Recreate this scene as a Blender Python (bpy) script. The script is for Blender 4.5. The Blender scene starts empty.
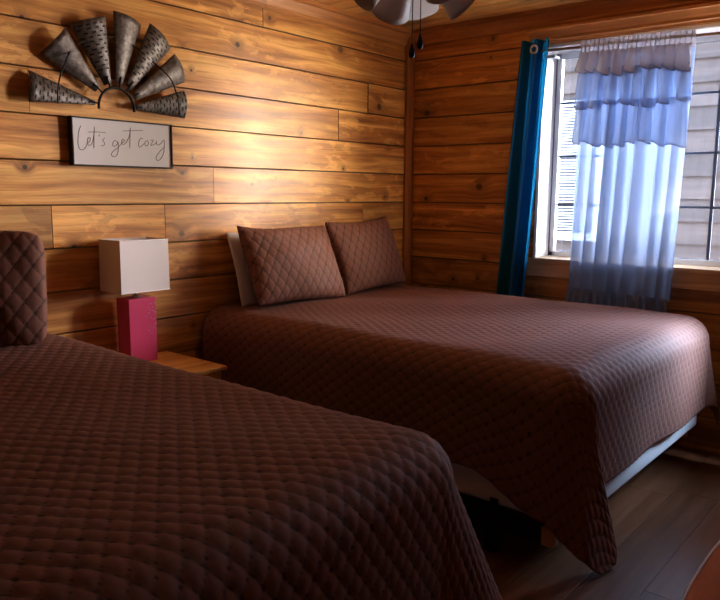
import bpy, bmesh, math, random
import numpy as np
from mathutils import Vector, Matrix
random.seed(7)
rng = np.random.default_rng(7)
PI = math.pi
scene = bpy.context.scene
COL = scene.collection

# ------------------------------------------------------------------ helpers
class MB:
    """collects geometry (with per-face uv + shade value) for one mesh"""
    def __init__(s):
        s.v = []; s.f = []; s.uv = []; s.c = []; s.sm = []
    def add(s, verts, faces, uvs=None, c=0.5, smooth=False):
        o = len(s.v); s.v += [tuple(p) for p in verts]
        for i, f in enumerate(faces):
            s.f.append(tuple(o + k for k in f)); s.c.append(c[i] if isinstance(c, list) else c); s.sm.append(smooth)
            s.uv.append(uvs[i] if uvs else [(0, 0)] * len(f))
    def box(s, lo, hi, c=0.5, bev=0.0, axis=None):
        """bevelled box; uv u runs along the longest (or given) axis, in metres"""
        lo = Vector(lo); hi = Vector(hi); d = hi - lo
        bm = bmesh.new(); bmesh.ops.create_cube(bm, size=1)
        for v in bm.verts:
            v.co = Vector(((v.co.x + .5) * d.x + lo.x, (v.co.y + .5) * d.y + lo.y, (v.co.z + .5) * d.z + lo.z))
        if bev > 0:
            bmesh.ops.bevel(bm, geom=bm.edges[:], offset=min(bev, min(d) * .45), segments=2, affect='EDGES', profile=.6)
        s.bm(bm, c, axis if axis is not None else max(range(3), key=lambda k: d[k]))
    def bm(s, bm, c=0.5, axis=0, smooth=False, M=None):
        bm.verts.index_update(); bm.normal_update()
        vs = [v.co.copy() for v in bm.verts]; fs = []; us = []
        for f in bm.faces:
            n = f.normal; k = max(range(3), key=lambda q: abs(n[q]))
            oth = [q for q in range(3) if q != k]
            a = axis if axis in oth else oth[0]
            b = [q for q in oth if q != a][0]
            fs.append([v.index for v in f.verts]); us.append([(v.co[a], v.co[b]) for v in f.verts])
        if M is not None: vs = [M @ v for v in vs]
        s.add(vs, fs, us, c, smooth); bm.free()
    def lathe(s, prof, M=None, n=24, c=0.5, caps=True):
        M = M or Matrix(); vs = []; fs = []; us = []
        for r, z in prof:
            for k in range(n):
                a = 2 * PI * k / n; vs.append(M @ Vector((r * math.cos(a), r * math.sin(a), z)))
        for i in range(len(prof) - 1):
            for k in range(n):
                k2 = (k + 1) % n; fs.append((i*n+k, i*n+k2, (i+1)*n+k2, (i+1)*n+k))
                us.append([(k/n, prof[i][1]), ((k+1)/n, prof[i][1]), ((k+1)/n, prof[i+1][1]), (k/n, prof[i+1][1])])
        s.add(vs, fs, us, c, True)
        if caps:
            m = len(prof) - 1
            s.add(vs[:n], [tuple(range(n))[::-1]], None, c); s.add(vs[m*n:], [tuple(range(n))], None, c)
    def tube(s, pts, r, n=8, c=0.5, closed=False):
        pts = [Vector(p) for p in pts]; vs = []; fs = []; N = len(pts); up = None
        for i, p in enumerate(pts):
            t = (pts[min(i+1, N-1)] - pts[max(i-1, 0)]).normalized()
            if up is None:
                up = Vector((0, 0, 1)) if abs(t.z) < .9 else Vector((1, 0, 0))
            a = t.cross(up).normalized(); b = a.cross(t).normalized(); up = b
            rr = r[i] if isinstance(r, (list, tuple)) else r
            for k in range(n):
                q = 2 * PI * k / n; vs.append(p + a * rr * math.cos(q) + b * rr * math.sin(q))
        for i in range(N - 1):
            for k in range(n):
                k2 = (k + 1) % n; fs.append((i*n+k, i*n+k2, (i+1)*n+k2, (i+1)*n+k))
        s.add(vs, fs, None, c, True)
        s.add(vs[:n], [tuple(range(n))[::-1]], None, c); s.add(vs[-n:], [tuple(range(n))], None, c)
    def prism(s, prof, p0, p1, u, v, c=0.5, smooth=False):
        """extrude a closed 2-D profile (in directions u, v) from p0 to p1"""
        p0 = Vector(p0); p1 = Vector(p1); u = Vector(u); v = Vector(v); n = len(prof); L = (p1 - p0).length
        A = [p0 + u * a + v * b for a, b in prof]; B = [p1 + u * a + v * b for a, b in prof]
        fs = []; us = []; cs = []; acc = 0
        for i in range(n):
            j = (i + 1) % n; w = math.hypot(prof[j][0]-prof[i][0], prof[j][1]-prof[i][1])
            fs.append((i, j, n + j, n + i)); cs.append(c[i] if isinstance(c, list) else c); us.append([(0, acc), (0, acc + w), (L, acc + w), (L, acc)]); acc += w
        s.add(A + B, fs, us, cs, smooth)
        if isinstance(c, list): c = c[0]
        s.add(A, [tuple(range(n))[::-1]], None, c); s.add(B, [tuple(range(n))], None, c)
    def build(s, name, mat, parent=None):
        me = bpy.data.meshes.new(name); me.from_pydata([tuple(p) for p in s.v], [], s.f)
        uv = me.uv_layers.new(name='UVMap'); col = me.color_attributes.new('shade', 'FLOAT_COLOR', 'CORNER')
        flat = []; cc = []
        for f, u, c in zip(s.f, s.uv, s.c):
            c2 = c if isinstance(c, tuple) else (c, 0.0)
            for q in u: flat += [q[0], q[1]]; cc += [c2[0], c2[1], 0, 1]
        me.uv_layers['UVMap'].data.foreach_set('uv', flat); me.color_attributes['shade'].data.foreach_set('color', cc)
        me.polygons.foreach_set('use_smooth', s.sm)
        bm = bmesh.new(); bm.from_mesh(me); bmesh.ops.recalc_face_normals(bm, faces=bm.faces[:]); bm.to_mesh(me); bm.free()
        return link(name, me, mat, parent)

def link(name, me, mat, parent=None):
    o = bpy.data.objects.new(name, me); COL.objects.link(o)
    if mat: me.materials.append(mat)
    if parent:
        o.parent = parent
        o.matrix_parent_inverse = Matrix.Translation(-parent.location)
    return o
def tag(o, label=None, cat=None, group=None, kind=None):
    if label: o['label'] = label
    if cat: o['category'] = cat
    if group: o['group'] = group
    if kind: o['kind'] = kind
    return o
def empty(name, loc, label=None, cat=None, group=None, kind=None):
    o = bpy.data.objects.new(name, None); COL.objects.link(o); o.location = loc; o.empty_display_size = .1
    bpy.context.view_layer.update()
    return tag(o, label, cat, group, kind)
def struct(name, mb, mat):
    return tag(mb.build(name, mat), kind='structure')
def copy_tree(o, delta, parent=None):
    c = o.copy(); COL.objects.link(c)
    if parent is None: c.location = Vector(o.location) + Vector(delta)
    else: c.parent = parent
    for ch in [x for x in list(bpy.data.objects) if x.parent == o]: copy_tree(ch, delta, c)
    return c
def grid_mesh(name, P, mat, parent=None, closed_u=False, uv=None):
    """P: (nu, nv, 3) array -> smooth quad grid"""
    nu, nv = P.shape[:2]
    i, j = np.meshgrid(np.arange(nu if closed_u else nu - 1), np.arange(nv - 1), indexing='ij')
    i2 = (i + 1) % nu
    F = np.stack([i*nv+j, i2*nv+j, i2*nv+j+1, i*nv+j+1], -1).reshape(-1, 4)
    me = bpy.data.meshes.new(name)
    me.vertices.add(nu*nv); me.vertices.foreach_set('co', P.reshape(-1).astype(np.float32))
    me.loops.add(F.size); me.loops.foreach_set('vertex_index', F.reshape(-1).astype(np.int32))
    me.polygons.add(len(F)); me.polygons.foreach_set('loop_start', (np.arange(len(F))*4).astype(np.int32))
    me.update(calc_edges=True)
    me.polygons.foreach_set('use_smooth', np.ones(len(F), bool))
    if uv is not None:
        l = me.uv_layers.new(name='UVMap'); l.data.foreach_set('uv', uv.reshape(-1, 2)[F.reshape(-1)].reshape(-1).astype(np.float32))
    me.validate()
    return link(name, me, mat, parent)

# ------------------------------------------------------------------ materials
def newmat(name):
    m = bpy.data.materials.new(name); m.use_nodes = True; nt = m.node_tree
    return m, nt, nt.nodes['Principled BSDF']
def N(nt, t, **kw):
    n = nt.nodes.new(t)
    for k, v in kw.items():
        if hasattr(n, k): setattr(n, k, v)
        else: n.inputs[k].default_value = v
    return n
def mathn(nt, op, a, b=None, c=None):
    n = nt.nodes.new('ShaderNodeMath'); n.operation = op
    for i, x in enumerate((a, b, c)):
        if x is None: continue
        if isinstance(x, (int, float)): n.inputs[i].default_value = x
        else: nt.links.new(x, n.inputs[i])
    return n.outputs[0]
def mix(nt, f, a, b, mode='MIX'):
    n = nt.nodes.new('ShaderNodeMix'); n.data_type = 'RGBA'; n.blend_type = mode
    for k, x in (('Factor', f), ('A', a), ('B', b)):
        s = [q for q in n.inputs if q.name == k and q.enabled][0]
        if isinstance(x, (int, float)): s.default_value = x
        elif isinstance(x, tuple): s.default_value = (*x, 1) if len(x) == 3 else x
        else: nt.links.new(x, s)
    return [q for q in n.outputs if q.enabled][0]
def ramp(nt, f, stops):
    n = nt.nodes.new('ShaderNodeValToRGB'); e = n.color_ramp.elements
    while len(e) < len(stops): e.new(.5)
    for q, (p, c) in zip(e, stops): q.position = p; q.color = (*c, 1) if len(c) == 3 else c
    nt.links.new(f, n.inputs[0]); return n.outputs[0]
def smooth(nt, x, lo, hi):
    n = nt.nodes.new('ShaderNodeMapRange'); n.interpolation_type = 'SMOOTHSTEP'
    nt.links.new(x, n.inputs[0]); n.inputs[1].default_value = lo; n.inputs[2].default_value = hi
    return n.outputs[0]
def bump(nt, h, s, dist, b):
    n = nt.nodes.new('ShaderNodeBump'); n.inputs['Strength'].default_value = s; n.inputs['Distance'].default_value = dist
    nt.links.new(h, n.inputs['Height']); nt.links.new(n.outputs[0], b.inputs['Normal'])

def wood(name, dark, mid, light, rough=.40, knots=True, coat=.16, vary=.35, blotch=.6):
    """plank wood: uv.x runs along the board in metres, 'shade' is a random value per board"""
    m, nt, b = newmat(name); L = nt.links.new
    uv = N(nt, 'ShaderNodeUVMap', uv_map='UVMap'); sh = N(nt, 'ShaderNodeVertexColor', layer_name='shade')
    s = N(nt, 'ShaderNodeSeparateXYZ'); L(uv.outputs[0], s.inputs[0])
    r = N(nt, 'ShaderNodeSeparateColor'); L(sh.outputs[0], r.inputs[0]); dk = r.outputs[1]; r = r.outputs[0]
    u = mathn(nt, 'MULTIPLY_ADD', r, 41.3, s.outputs[0]); v = mathn(nt, 'MULTIPLY_ADD', r, 7.7, s.outputs[1])
    def co(su, sv, dv=None):
        c = N(nt, 'ShaderNodeCombineXYZ'); L(mathn(nt, 'MULTIPLY', u, su), c.inputs[0])
        vv = v if dv is None else mathn(nt, 'ADD', v, dv)
        L(mathn(nt, 'MULTIPLY', vv, sv), c.inputs[1]); L(mathn(nt, 'MULTIPLY', r, 13.0), c.inputs[2]); return c.outputs[0]
    def noise(c, scale=1, det=4, rg=.55, dis=0):
        n = N(nt, 'ShaderNodeTexNoise', Scale=scale, Detail=det, Roughness=rg, Distortion=dis); L(c, n.inputs['Vector']); return n.outputs['Fac']
    warp = mathn(nt, 'MULTIPLY', mathn(nt, 'SUBTRACT', noise(co(1.6, 5), 1, 2), .5), .04)
    if knots:
        vo = N(nt, 'ShaderNodeTexVoronoi', Scale=1.0); vo.voronoi_dimensions = '2D'; L(co(2.6, 2.8), vo.inputs['Vector'])
        d = vo.outputs['Distance']; cs = N(nt, 'ShaderNodeSeparateColor'); L(vo.outputs['Color'], cs.inputs[0])
        gate = mathn(nt, 'MULTIPLY', mathn(nt, 'GREATER_THAN', cs.outputs[0], .42), mathn(nt, 'MULTIPLY_ADD', cs.outputs[2], .45, .6))
        sz = mathn(nt, 'MULTIPLY_ADD', mathn(nt, 'POWER', cs.outputs[1], 2.0), .065, .020)
        kd = mathn(nt, 'DIVIDE', d, sz)
        kn = mathn(nt, 'MULTIPLY', mathn(nt, 'SUBTRACT', 1.0, smooth(nt, kd, .5, 1.15)), gate)
        halo = mathn(nt, 'MULTIPLY', mathn(nt, 'SUBTRACT', 1.0, smooth(nt, kd, .8, 4.5)), gate)
        warp = mathn(nt, 'MULTIPLY_ADD', halo, .03, warp)
    g1 = noise(co(1.3, 30, warp), 1, 7, .66, .5)
    g2 = noise(co(5.0, 190, warp), 1, 3, .6)
    g3 = noise(co(.8, 9, warp), 1, 3, .5, .9)
    col = ramp(nt, mathn(nt, 'ADD', mathn(nt, 'MULTIPLY', g1, .6), mathn(nt, 'MULTIPLY', g3, .4)),
               [(.36, dark), (.49, mid), (.60, light)])
    col = mix(nt, mathn(nt, 'MULTIPLY', smooth(nt, g2, .48, .70), .22), col, dark)
    # broad brown staining along the grain, and blotchy darker weathering
    st = smooth(nt, noise(co(1.0, 8), 1, 5, .62, .6), .52, .66)
    col = mix(nt, mathn(nt, 'MULTIPLY', st, .45 * blotch), col, tuple(x * .55 for x in dark))
    # pale scuffed flakes and orange patches of worn varnish with crisp edges
    fl = mathn(nt, 'MULTIPLY', smooth(nt, noise(co(7, 15), 1, 5, .62, .4), .55, .585), smooth(nt, noise(co(.9, 2.4), 1, 1), .46, .56))
    col = mix(nt, mathn(nt, 'MULTIPLY', fl, .55 * blotch), col, tuple(min(1, x * 1.2 + .03) for x in light))
    fl2 = mathn(nt, 'MULTIPLY', smooth(nt, noise(co(5, 11, 3.3), 1, 5, .6, .4), .57, .60), smooth(nt, noise(co(1.1, 2.0, 9.1), 1, 1), .5, .58))
    col = mix(nt, mathn(nt, 'MULTIPLY', fl2, .6 * blotch), col, tuple(x * .95 for x in dark))
    if knots:
        col = mix(nt, mathn(nt, 'MULTIPLY', halo, .5), col, tuple(x * .6 for x in dark))
        col = mix(nt, mathn(nt, 'MULTIPLY', kn, .92), col, (.045, .018, .008))
    hsv = N(nt, 'ShaderNodeHueSaturation'); L(col, hsv.inputs['Color'])
    L(mathn(nt, 'MULTIPLY_ADD', r, vary * 2, 1 - vary), hsv.inputs['Value'])
    L(mix(nt, dk, hsv.outputs[0], (.006, .003, .002)), b.inputs['Base Color'])
    L(mathn(nt, 'ADD', mathn(nt, 'MULTIPLY', g1, .22), rough - .1), b.inputs['Roughness'])
    b.inputs['Coat Weight'].default_value = coat; b.inputs['Coat Roughness'].default_value = .32
    h = mathn(nt, 'ADD', mathn(nt, 'MULTIPLY', g1, .7), mathn(nt, 'MULTIPLY', g2, .3))
    bump(nt, h, .35, .004, b)
    return m

def plain(name, col, rough=.5, metal=0, noise_s=40, amt=.12, bmp=0, sheen=0, coat=0):
    """plain paint / metal / cloth with a faint procedural mottling"""
    m, nt, b = newmat(name); L = nt.links.new
    tc = N(nt, 'ShaderNodeTexCoord'); n = N(nt, 'ShaderNodeTexNoise', Scale=noise_s, Detail=4.0); L(tc.outputs['Object'], n.inputs['Vector'])
    c = mix(nt, n.outputs['Fac'], tuple(x * (1 - amt) for x in col), tuple(min(1, x * (1 + amt)) for x in col))
    L(c, b.inputs['Base Color']); b.inputs['Roughness'].default_value = rough; b.inputs['Metallic'].default_value = metal
    b.inputs['Sheen Weight'].default_value = sheen; b.inputs['Coat Weight'].default_value = coat
    if bmp: bump(nt, n.outputs['Fac'], bmp, .003, b)
    return m

M_WALL = wood('knotty_pine_boards', (.26, .092, .023), (.54, .245, .060), (.76, .43, .135))
M_CEIL = wood('ceiling_pine_boards', (.46, .21, .06), (.68, .37, .12), (.82, .50, .18), vary=.15)
M_TRIM = wood('pine_trim', (.34, .13, .035), (.50, .22, .065), (.62, .30, .10), knots=False, vary=.2, blotch=.3)
M_BASE = wood('baseboard_wood', (.26, .10, .035), (.36, .15, .05), (.45, .2, .07), knots=False, vary=.2, blotch=.3)
M_FLOOR = wood('laminate_planks', (.115, .042, .018), (.165, .066, .030), (.205, .090, .046), rough=.42, knots=False, coat=.12, vary=.16, blotch=.25)
M_STAND = wood('honey_pine', (.54, .23, .05), (.72, .36, .09), (.82, .46, .13), knots=False, vary=.1, blotch=.2)
M_TABLE = wood('reddish_table_wood', (.50, .17, .065), (.60, .22, .09), (.68, .27, .12), knots=False, vary=.05, blotch=.1, coat=0, rough=.85)

def quilt_mat():
    m, nt, b = newmat('brown_quilted_microfibre'); L = nt.links.new
    tc = N(nt, 'ShaderNodeTexCoord'); n = N(nt, 'ShaderNodeTexNoise', Scale=900.0, Detail=2.0); L(tc.outputs['Object'], n.inputs['Vector'])
    n2 = N(nt, 'ShaderNodeTexNoise', Scale=6.0, Detail=3.0); L(tc.outputs['Object'], n2.inputs['Vector'])
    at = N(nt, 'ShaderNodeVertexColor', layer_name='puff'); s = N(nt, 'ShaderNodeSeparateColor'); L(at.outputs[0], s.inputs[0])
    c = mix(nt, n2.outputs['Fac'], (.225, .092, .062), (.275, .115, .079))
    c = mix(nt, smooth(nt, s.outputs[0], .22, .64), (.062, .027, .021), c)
    L(c, b.inputs['Base Color']); b.inputs['Roughness'].default_value = .72
    b.inputs['Sheen Weight'].default_value = .06; b.inputs['Sheen Roughness'].default_value = .45
    b.inputs['Sheen Tint'].default_value = (.75, .62, .62, 1)
    bump(nt, n.outputs['Fac'], .12, .001, b)
    return m
M_QUILT = quilt_mat()
M_SHAM = M_QUILT
M_WHITE = plain('white_bed_linen', (.72, .68, .68), .85, noise_s=60, amt=.05, bmp=.05)
M_BOX = plain('white_box_spring_ticking', (.78, .76, .78), .85, noise_s=120, amt=.05)
M_BLACK = plain('black_bed_metal', (.012, .012, .014), .55, .3)
M_CAP = plain('tan_end_cap', (.55, .30, .16), .6)
M_IRON = plain('dark_iron', (.035, .028, .026), .55, .7)
M_FRAME = plain('dark_brown_sign_frame', (.030, .018, .013), .6)
M_PANEL = plain('pale_sign_board', (.66, .62, .64), .7, noise_s=8, amt=.04)
M_INK = plain('grey_script_ink', (.16, .13, .13), .8)
M_SHADE = plain('white_linen_lamp_shade', (.80, .74, .76), .9, noise_s=300, amt=.05, bmp=.05)
M_PINK = plain('pink_lacquer', (.64, .075, .20), .3, noise_s=5, amt=.06, coat=.4)
M_STEEL = plain('brushed_steel', (.55, .52, .50), .3, .95)
M_DOT = plain('pale_rhinestones', (.80, .78, .82), .2, .1)
M_WHITEMETAL = plain('white_fan_enamel', (.80, .77, .77), .4, noise_s=10, amt=.03)
M_PULL = plain('black_pull_wood', (.008, .007, .007), .4)
M_CHAIN = plain('dull_chain_metal', (.09, .075, .07), .4, .8)
M_VINYL = plain('white_window_vinyl', (.80, .80, .82), .4, noise_s=10, amt=.03)
M_MUNTIN = plain('slate_window_bars', (.10, .12, .17), .45, noise_s=10, amt=.05)
M_SILL = wood('pale_pine_sill', (.46, .30, .17), (.62, .43, .27), (.72, .54, .37), knots=False, vary=.1, blotch=.1)
M_ROD = plain('bronze_rod', (.32, .24, .20), .35, .7)

def galv():
    m, nt, b = newmat('weathered_galvanized_steel'); L = nt.links.new
    tc = N(nt, 'ShaderNodeTexCoord'); n = N(nt, 'ShaderNodeTexNoise', Scale=45.0, Detail=6.0, Roughness=.65); L(tc.outputs['Object'], n.inputs['Vector'])
    n2 = N(nt, 'ShaderNodeTexVoronoi', Scale=70.0); L(tc.outputs['Object'], n2.inputs['Vector'])
    c = ramp(nt, n.outputs['Fac'], [(.32, (.075, .056, .050)), (.5, (.17, .145, .135)), (.68, (.32, .285, .275))])
    c = mix(nt, mathn(nt, 'MULTIPLY', n2.outputs['Distance'], .4), c, (.12, .09, .08))
    L(c, b.inputs['Base Color']); b.inputs['Metallic'].default_value = .55; b.inputs['Roughness'].default_value = .5
    bump(nt, n.outputs['Fac'], .25, .003, b); return m
M_GALV = galv()
M_SLOT = plain('dark_punched_slots', (.012, .009, .008), .8)

def cloth(name, col, trans, see, col2=None):
    """thin curtain cloth: diffuse + translucent, partly see-through weave"""
    m, nt, b = newmat(name); L = nt.links.new; nt.nodes.remove(b)
    out = [n for n in nt.nodes if n.type == 'OUTPUT_MATERIAL'][0]
    tc = N(nt, 'ShaderNodeTexCoord'); n = N(nt, 'ShaderNodeTexNoise', Scale=250.0, Detail=2.0); L(tc.outputs['Object'], n.inputs['Vector'])
    c = mix(nt, n.outputs['Fac'], tuple(x * .9 for x in col), tuple(min(1, x * 1.08) for x in col))
    d = N(nt, 'ShaderNodeBsdfDiffuse'); L(c, d.inputs['Color'])
    t = N(nt, 'ShaderNodeBsdfTranslucent'); t.inputs['Color'].default_value = (*(col2 or col), 1)
    m1 = N(nt, 'ShaderNodeMixShader'); m1.inputs[0].default_value = trans; L(d.outputs[0], m1.inputs[1]); L(t.outputs[0], m1.inputs[2])
    x = N(nt, 'ShaderNodeBsdfTransparent'); m2 = N(nt, 'ShaderNodeMixShader'); m2.inputs[0].default_value = see
    L(m1.outputs[0], m2.inputs[1]); L(x.outputs[0], m2.inputs[2]); L(m2.outputs[0], out.inputs['Surface'])
    return m
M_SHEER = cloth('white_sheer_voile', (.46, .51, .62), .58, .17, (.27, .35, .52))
M_SHEER_TOP = cloth('white_sheer_gathered', (.60, .55, .56), .42, .08, (.46, .46, .54))  # gathered voile, less blue: weaker daylight behind the top put into its colour
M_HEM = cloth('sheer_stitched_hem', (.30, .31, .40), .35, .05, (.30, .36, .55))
M_BLUE = cloth('blue_blackout_satin', (.022, .095, .20), .38, 0.0, (.012, .32, .58))

def glass():
    m, nt, b = newmat('window_glass'); L = nt.links.new; nt.nodes.remove(b)
    out = [n for n in nt.nodes if n.type == 'OUTPUT_MATERIAL'][0]
    g = N(nt, 'ShaderNodeBsdfGlossy', Roughness=.02); x = N(nt, 'ShaderNodeBsdfTransparent')
    x.inputs['Color'].default_value = (.95, .97, 1, 1)
    f = N(nt, 'ShaderNodeFresnel', IOR=1.45); m2 = N(nt, 'ShaderNodeMixShader'); L(f.outputs[0], m2.inputs[0])
    L(x.outputs[0], m2.inputs[1]); L(g.outputs[0], m2.inputs[2]); L(m2.outputs[0], out.inputs['Surface']); return m
M_GLASS = glass()
def frosted():
    m, nt, b = newmat('frosted_fan_glass'); L = nt.links.new
    tc = N(nt, 'ShaderNodeTexCoord'); n = N(nt, 'ShaderNodeTexNoise', Scale=60.0); L(tc.outputs['Object'], n.inputs['Vector'])
    L(mix(nt, n.outputs['Fac'], (.74, .68, .66), (.82, .76, .74)), b.inputs['Base Color'])
    b.inputs['Roughness'].default_value = .45; b.inputs['Subsurface Weight'].default_value = .0
    b.inputs['Transmission Weight'].default_value = .25; return m
M_FROST = frosted()

# ------------------------------------------------------------------ room shell
CEIL = 2.434; XL = -5.3; YF = -4.2; TH = .10
WY0, WY1, WZ0, WZ1 = -.985, -2.855, .985, 2.215       # window opening (y far, y near, z low, z high)
ROWS = [2.244 - .187 * k for k in range(-1, 12)]; ROWS = [min(z, CEIL) for z in ROWS] + [0.0]

def board(mb, axis, a0, a1, z0, z1, c, depth, sign=1):
    """one wall board with eased edges. axis 0: wall plane y=0 (runs in x); axis 1: wall plane x=0 (runs in y)"""
    g = .0011; e = .0030; T = .022
    prof = [(depth - T, z0 + g), (depth - e, z0 + g), (depth, z0 + g + e), (depth, z1 - g - e), (depth - e, z1 - g), (depth - T, z1 - g)]
    out = Vector((0, -1, 0)) if axis == 0 else Vector((-1, 0, 0))
    p0 = Vector((a0 + .0012, 0, 0)) if axis == 0 else Vector((0, a0 + .0012, 0))
    p1 = Vector((a1 - .0012, 0, 0)) if axis == 0 else Vector((0, a1 - .0012, 0))
    D = (c, .93)
    mb.prism([(d, z) for d, z in prof], p0, p1, out, Vector((0, 0, 1)), [D, (c, .55), (c, 0.0), (c, .55), D, D])

def plank_wall(mb, axis, lo, hi, joints, shades, hole=None):
    for k in range(len(ROWS) - 1):
        z1, z0 = ROWS[k], ROWS[k + 1]
        if z1 - z0 < .01: continue
        js = joints.get(k)
        if js is None:
            js = []; p = lo + random.uniform(.5, 2.2)
            while p < hi - .4: js.append(p); p += random.uniform(1.6, 2.8)
        cuts = [lo] + sorted(js) + [hi]
        for i in range(len(cuts) - 1):
            c = shades.get((k, i), random.uniform(.15, .85)); dp = random.uniform(-.003, .001)
            segs = [(cuts[i], cuts[i + 1], z0, z1)]
            if hole:
                h0, h1, hz0, hz1 = hole; new = []
                for a0, a1, b0, b1 in segs:
                    if b1 <= hz0 or b0 >= hz1 or a1 <= h0 or a0 >= h1: new.append((a0, a1, b0, b1)); continue
                    if a0 < h0: new.append((a0, h0, b0, b1))
                    if a1 > h1: new.append((h1, a1, b0, b1))
                    m0, m1 = max(a0, h0), min(a1, h1)
                    if b0 < hz0 - .01: new.append((m0, m1, b0, hz0))
                    if b1 > hz1 + .01: new.append((m0, m1, hz1, b1))
                segs = new
            for a0, a1, b0, b1 in segs: board(mb, axis, a0, a1, b0, b1, c, dp)

# headboard wall (y = 0): rows 1..: 2.244-2.431 is row 0
mb = MB()
JB = {0: [-3.3, -1.331], 1: [-3.9, -2.75], 2: [-3.2, -.44], 3: [-2.628, -.72], 4: [-3.4], 5: [-3.6, -1.686], 6: [-2.56, -1.99, -.482], 7: [-3.3], 8: [-3.0, -.9]}
SB = {(1, 2): .62, (2, 1): .55, (3, 1): .66, (3, 2): .70, (4, 1): .74, (5, 1): .60, (5, 2): .80, (6, 1): .86, (6, 2): .72, (7, 1): .62, (8, 1): .5, (9, 1): .5}
plank_wall(mb, 0, XL, 0, JB, SB)
mb.box((XL, .0245, 0), (TH, .0245 + TH, CEIL + .05), (.1, .95))
struct('wall_back', mb, M_WALL)
HB = .0185
# window wall (x = 0)
mb = MB()
plank_wall(mb, 1, YF, 0, {k: [-3.2] for k in range(14)}, {}, (WY1 - HB, WY0 + HB, WZ0 - HB, WZ1 + HB))
x0, x1 = .0245, .21
for lo, hi in (((x0, WY0 + HB, 0), (x1, 0.02, CEIL + .05)), ((x0, YF, 0), (x1, WY1 - HB, CEIL + .05)), ((x0, WY1 - HB, 0), (x1, WY0 + HB, WZ0 - .0225)), ((x0, WY1 - HB, WZ1 + HB), (x1, WY0 + HB, CEIL + .05))):
    mb.box(lo, hi, (.1, .95))
struct('wall_right', mb, M_WALL)
mb = MB(); mb.box((XL - TH, YF, 0), (XL, .1, CEIL + .05), .5, axis=1); struct('wall_left', mb, M_WALL)
mb = MB(); mb.box((XL - TH, YF - TH, 0), (TH, YF, CEIL + .05), .5); struct('wall_front', mb, M_WALL)
# floor planks run along x
mb = MB(); y = .02; k = 0
while y > YF:
    x = XL - random.uniform(0, 1.2)
    while x < .02:
        L = 1.28; a0 = max(x, XL); a1 = min(x + L, .02)
        if a1 > a0: mb.box((a0 + .0006, y - .19 + .0006, -.02), (a1 - .0006, y - .0006, 0), random.random(), .0012, axis=0)
        x += L
    y -= .19
mb.box((XL, YF, -.08), (.1, .1, -.021), .3)
struct('floor', mb, M_FLOOR)
# ceiling planks run along y
mb = MB(); x = XL
while x < .02:
    mb.box((x + .001, YF, CEIL), (min(x + .142, .03) - .001, .03, CEIL + .02), random.random(), .003, axis=1); x += .142
mb.box((XL - .1, YF - .1, CEIL + .0205), (.12, .12, CEIL + .1), .3)
struct('ceiling', mb, M_CEIL)
# trims
CR = [(0, 0), (.012, 0), (.020, .010), (.020, .020), (.048, .066), (.058, .070), (.058, .094), (0, .094)]
mb = MB()
cuts = [XL, -3.4, -1.331, -.062]
for a, b in zip(cuts[:-1], cuts[1:]): mb.prism(CR, (a + .001, -.001, CEIL - .094), (b - .001, -.001, CEIL - .094), (0, -1, 0), (0, 0, 1), random.uniform(.5, .9))
struct('trim_1', mb, M_TRIM)
mb = MB(); mb.prism(CR, (-.001, YF, CEIL - .094), (-.001, -.001, CEIL - .094), (-1, 0, 0), (0, 0, 1), .45)
struct('trim_2', mb, M_TRIM)
mb = MB()   # corner post
mb.prism([(0, 0), (.046, 0), (.046, .018), (.018, .046), (0, .046)], (-.001, -.001, 0), (-.001, -.001, CEIL - .1), (-1, 0, 0), (0, -1, 0), .35)
mb.box((-.062, -.062, CEIL - .13), (-.001, -.001, CEIL - .002), .8, .008, axis=2)
struct('trim_3', mb, M_TRIM)
# cornice above window
mb = MB()
mb.prism([(0, 0), (.022, 0), (.026, .014), (.034, .020), (.034, .034), (.060, .070), (.066, .074), (.066, .088), (0, .088)], (-.001, -3.0, 2.238), (-.001, -.90, 2.238), (-1, 0, 0), (0, 0, 1), .85)
struct('trim_4', mb, M_TRIM)
BBP = [(0, 0), (.030, 0), (.030, .012), (.018, .030), (.018, .135), (.010, .155), (0, .155)]
mb = MB(); mb.prism(BBP, (-.001, YF, 0), (-.001, 0, 0), (-1, 0, 0), (0, 0, 1), .3); struct('baseboard_right', mb, M_BASE)
mb = MB(); mb.prism(BBP, (XL, -.001, 0), (0, -.001, 0), (0, -1, 0), (0, 0, 1), .3); struct('baseboard_back', mb, M_BASE)

# ------------------------------------------------------------------ window
win = empty('window_1', (0, (WY0 + WY1) / 2, WZ0), kind='structure')
J0, J1 = -.004, .21
mb = MB()    # jamb lining + header casing
mb.box((J0, WY0, WZ0), (J1, WY0 + .018, WZ1), .8, .002); mb.box((J0, WY1 - .018, WZ0), (J1, WY1, WZ1), .8, .002)
mb.box((J0, WY1, WZ1), (J1, WY0, WZ1 + .018), .8, .002)
mb.box((-.012, WY1 - .07, WZ1 + .003), (-.001, WY0 + .05, WZ1 + .022), .9, .002)
mb.build('window_frame', plain('white_jamb_paint', (.86, .85, .84), .5, noise_s=8, amt=.03), win)
mb = MB(); mb.box((-.026, WY1 - .06, WZ0 - .022), (-.0245, WY0 + .06, WZ0), .8, .0005, axis=1); mb.box((-.0245, WY1 - .0005, WZ0 - .022), (J1, WY0 + .0005, WZ0), .8, .001, axis=1); mb.build('window_sill', M_SILL, win)
mb = MB(); mb.box((-.016, WY1 - .05, WZ0 - .112), (-.001, WY0 + .05, WZ0 - .023), .9, .003); mb.build('apron', M_SILL, win)
SX0, SX1 = .166, .204; fw = .030
ym = -1.92
GY0, GY1, GZ0, GZ1 = WY0 - .003, WY1 + .003, WZ0 + .002, WZ1 - .002
mb = MB()
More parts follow.
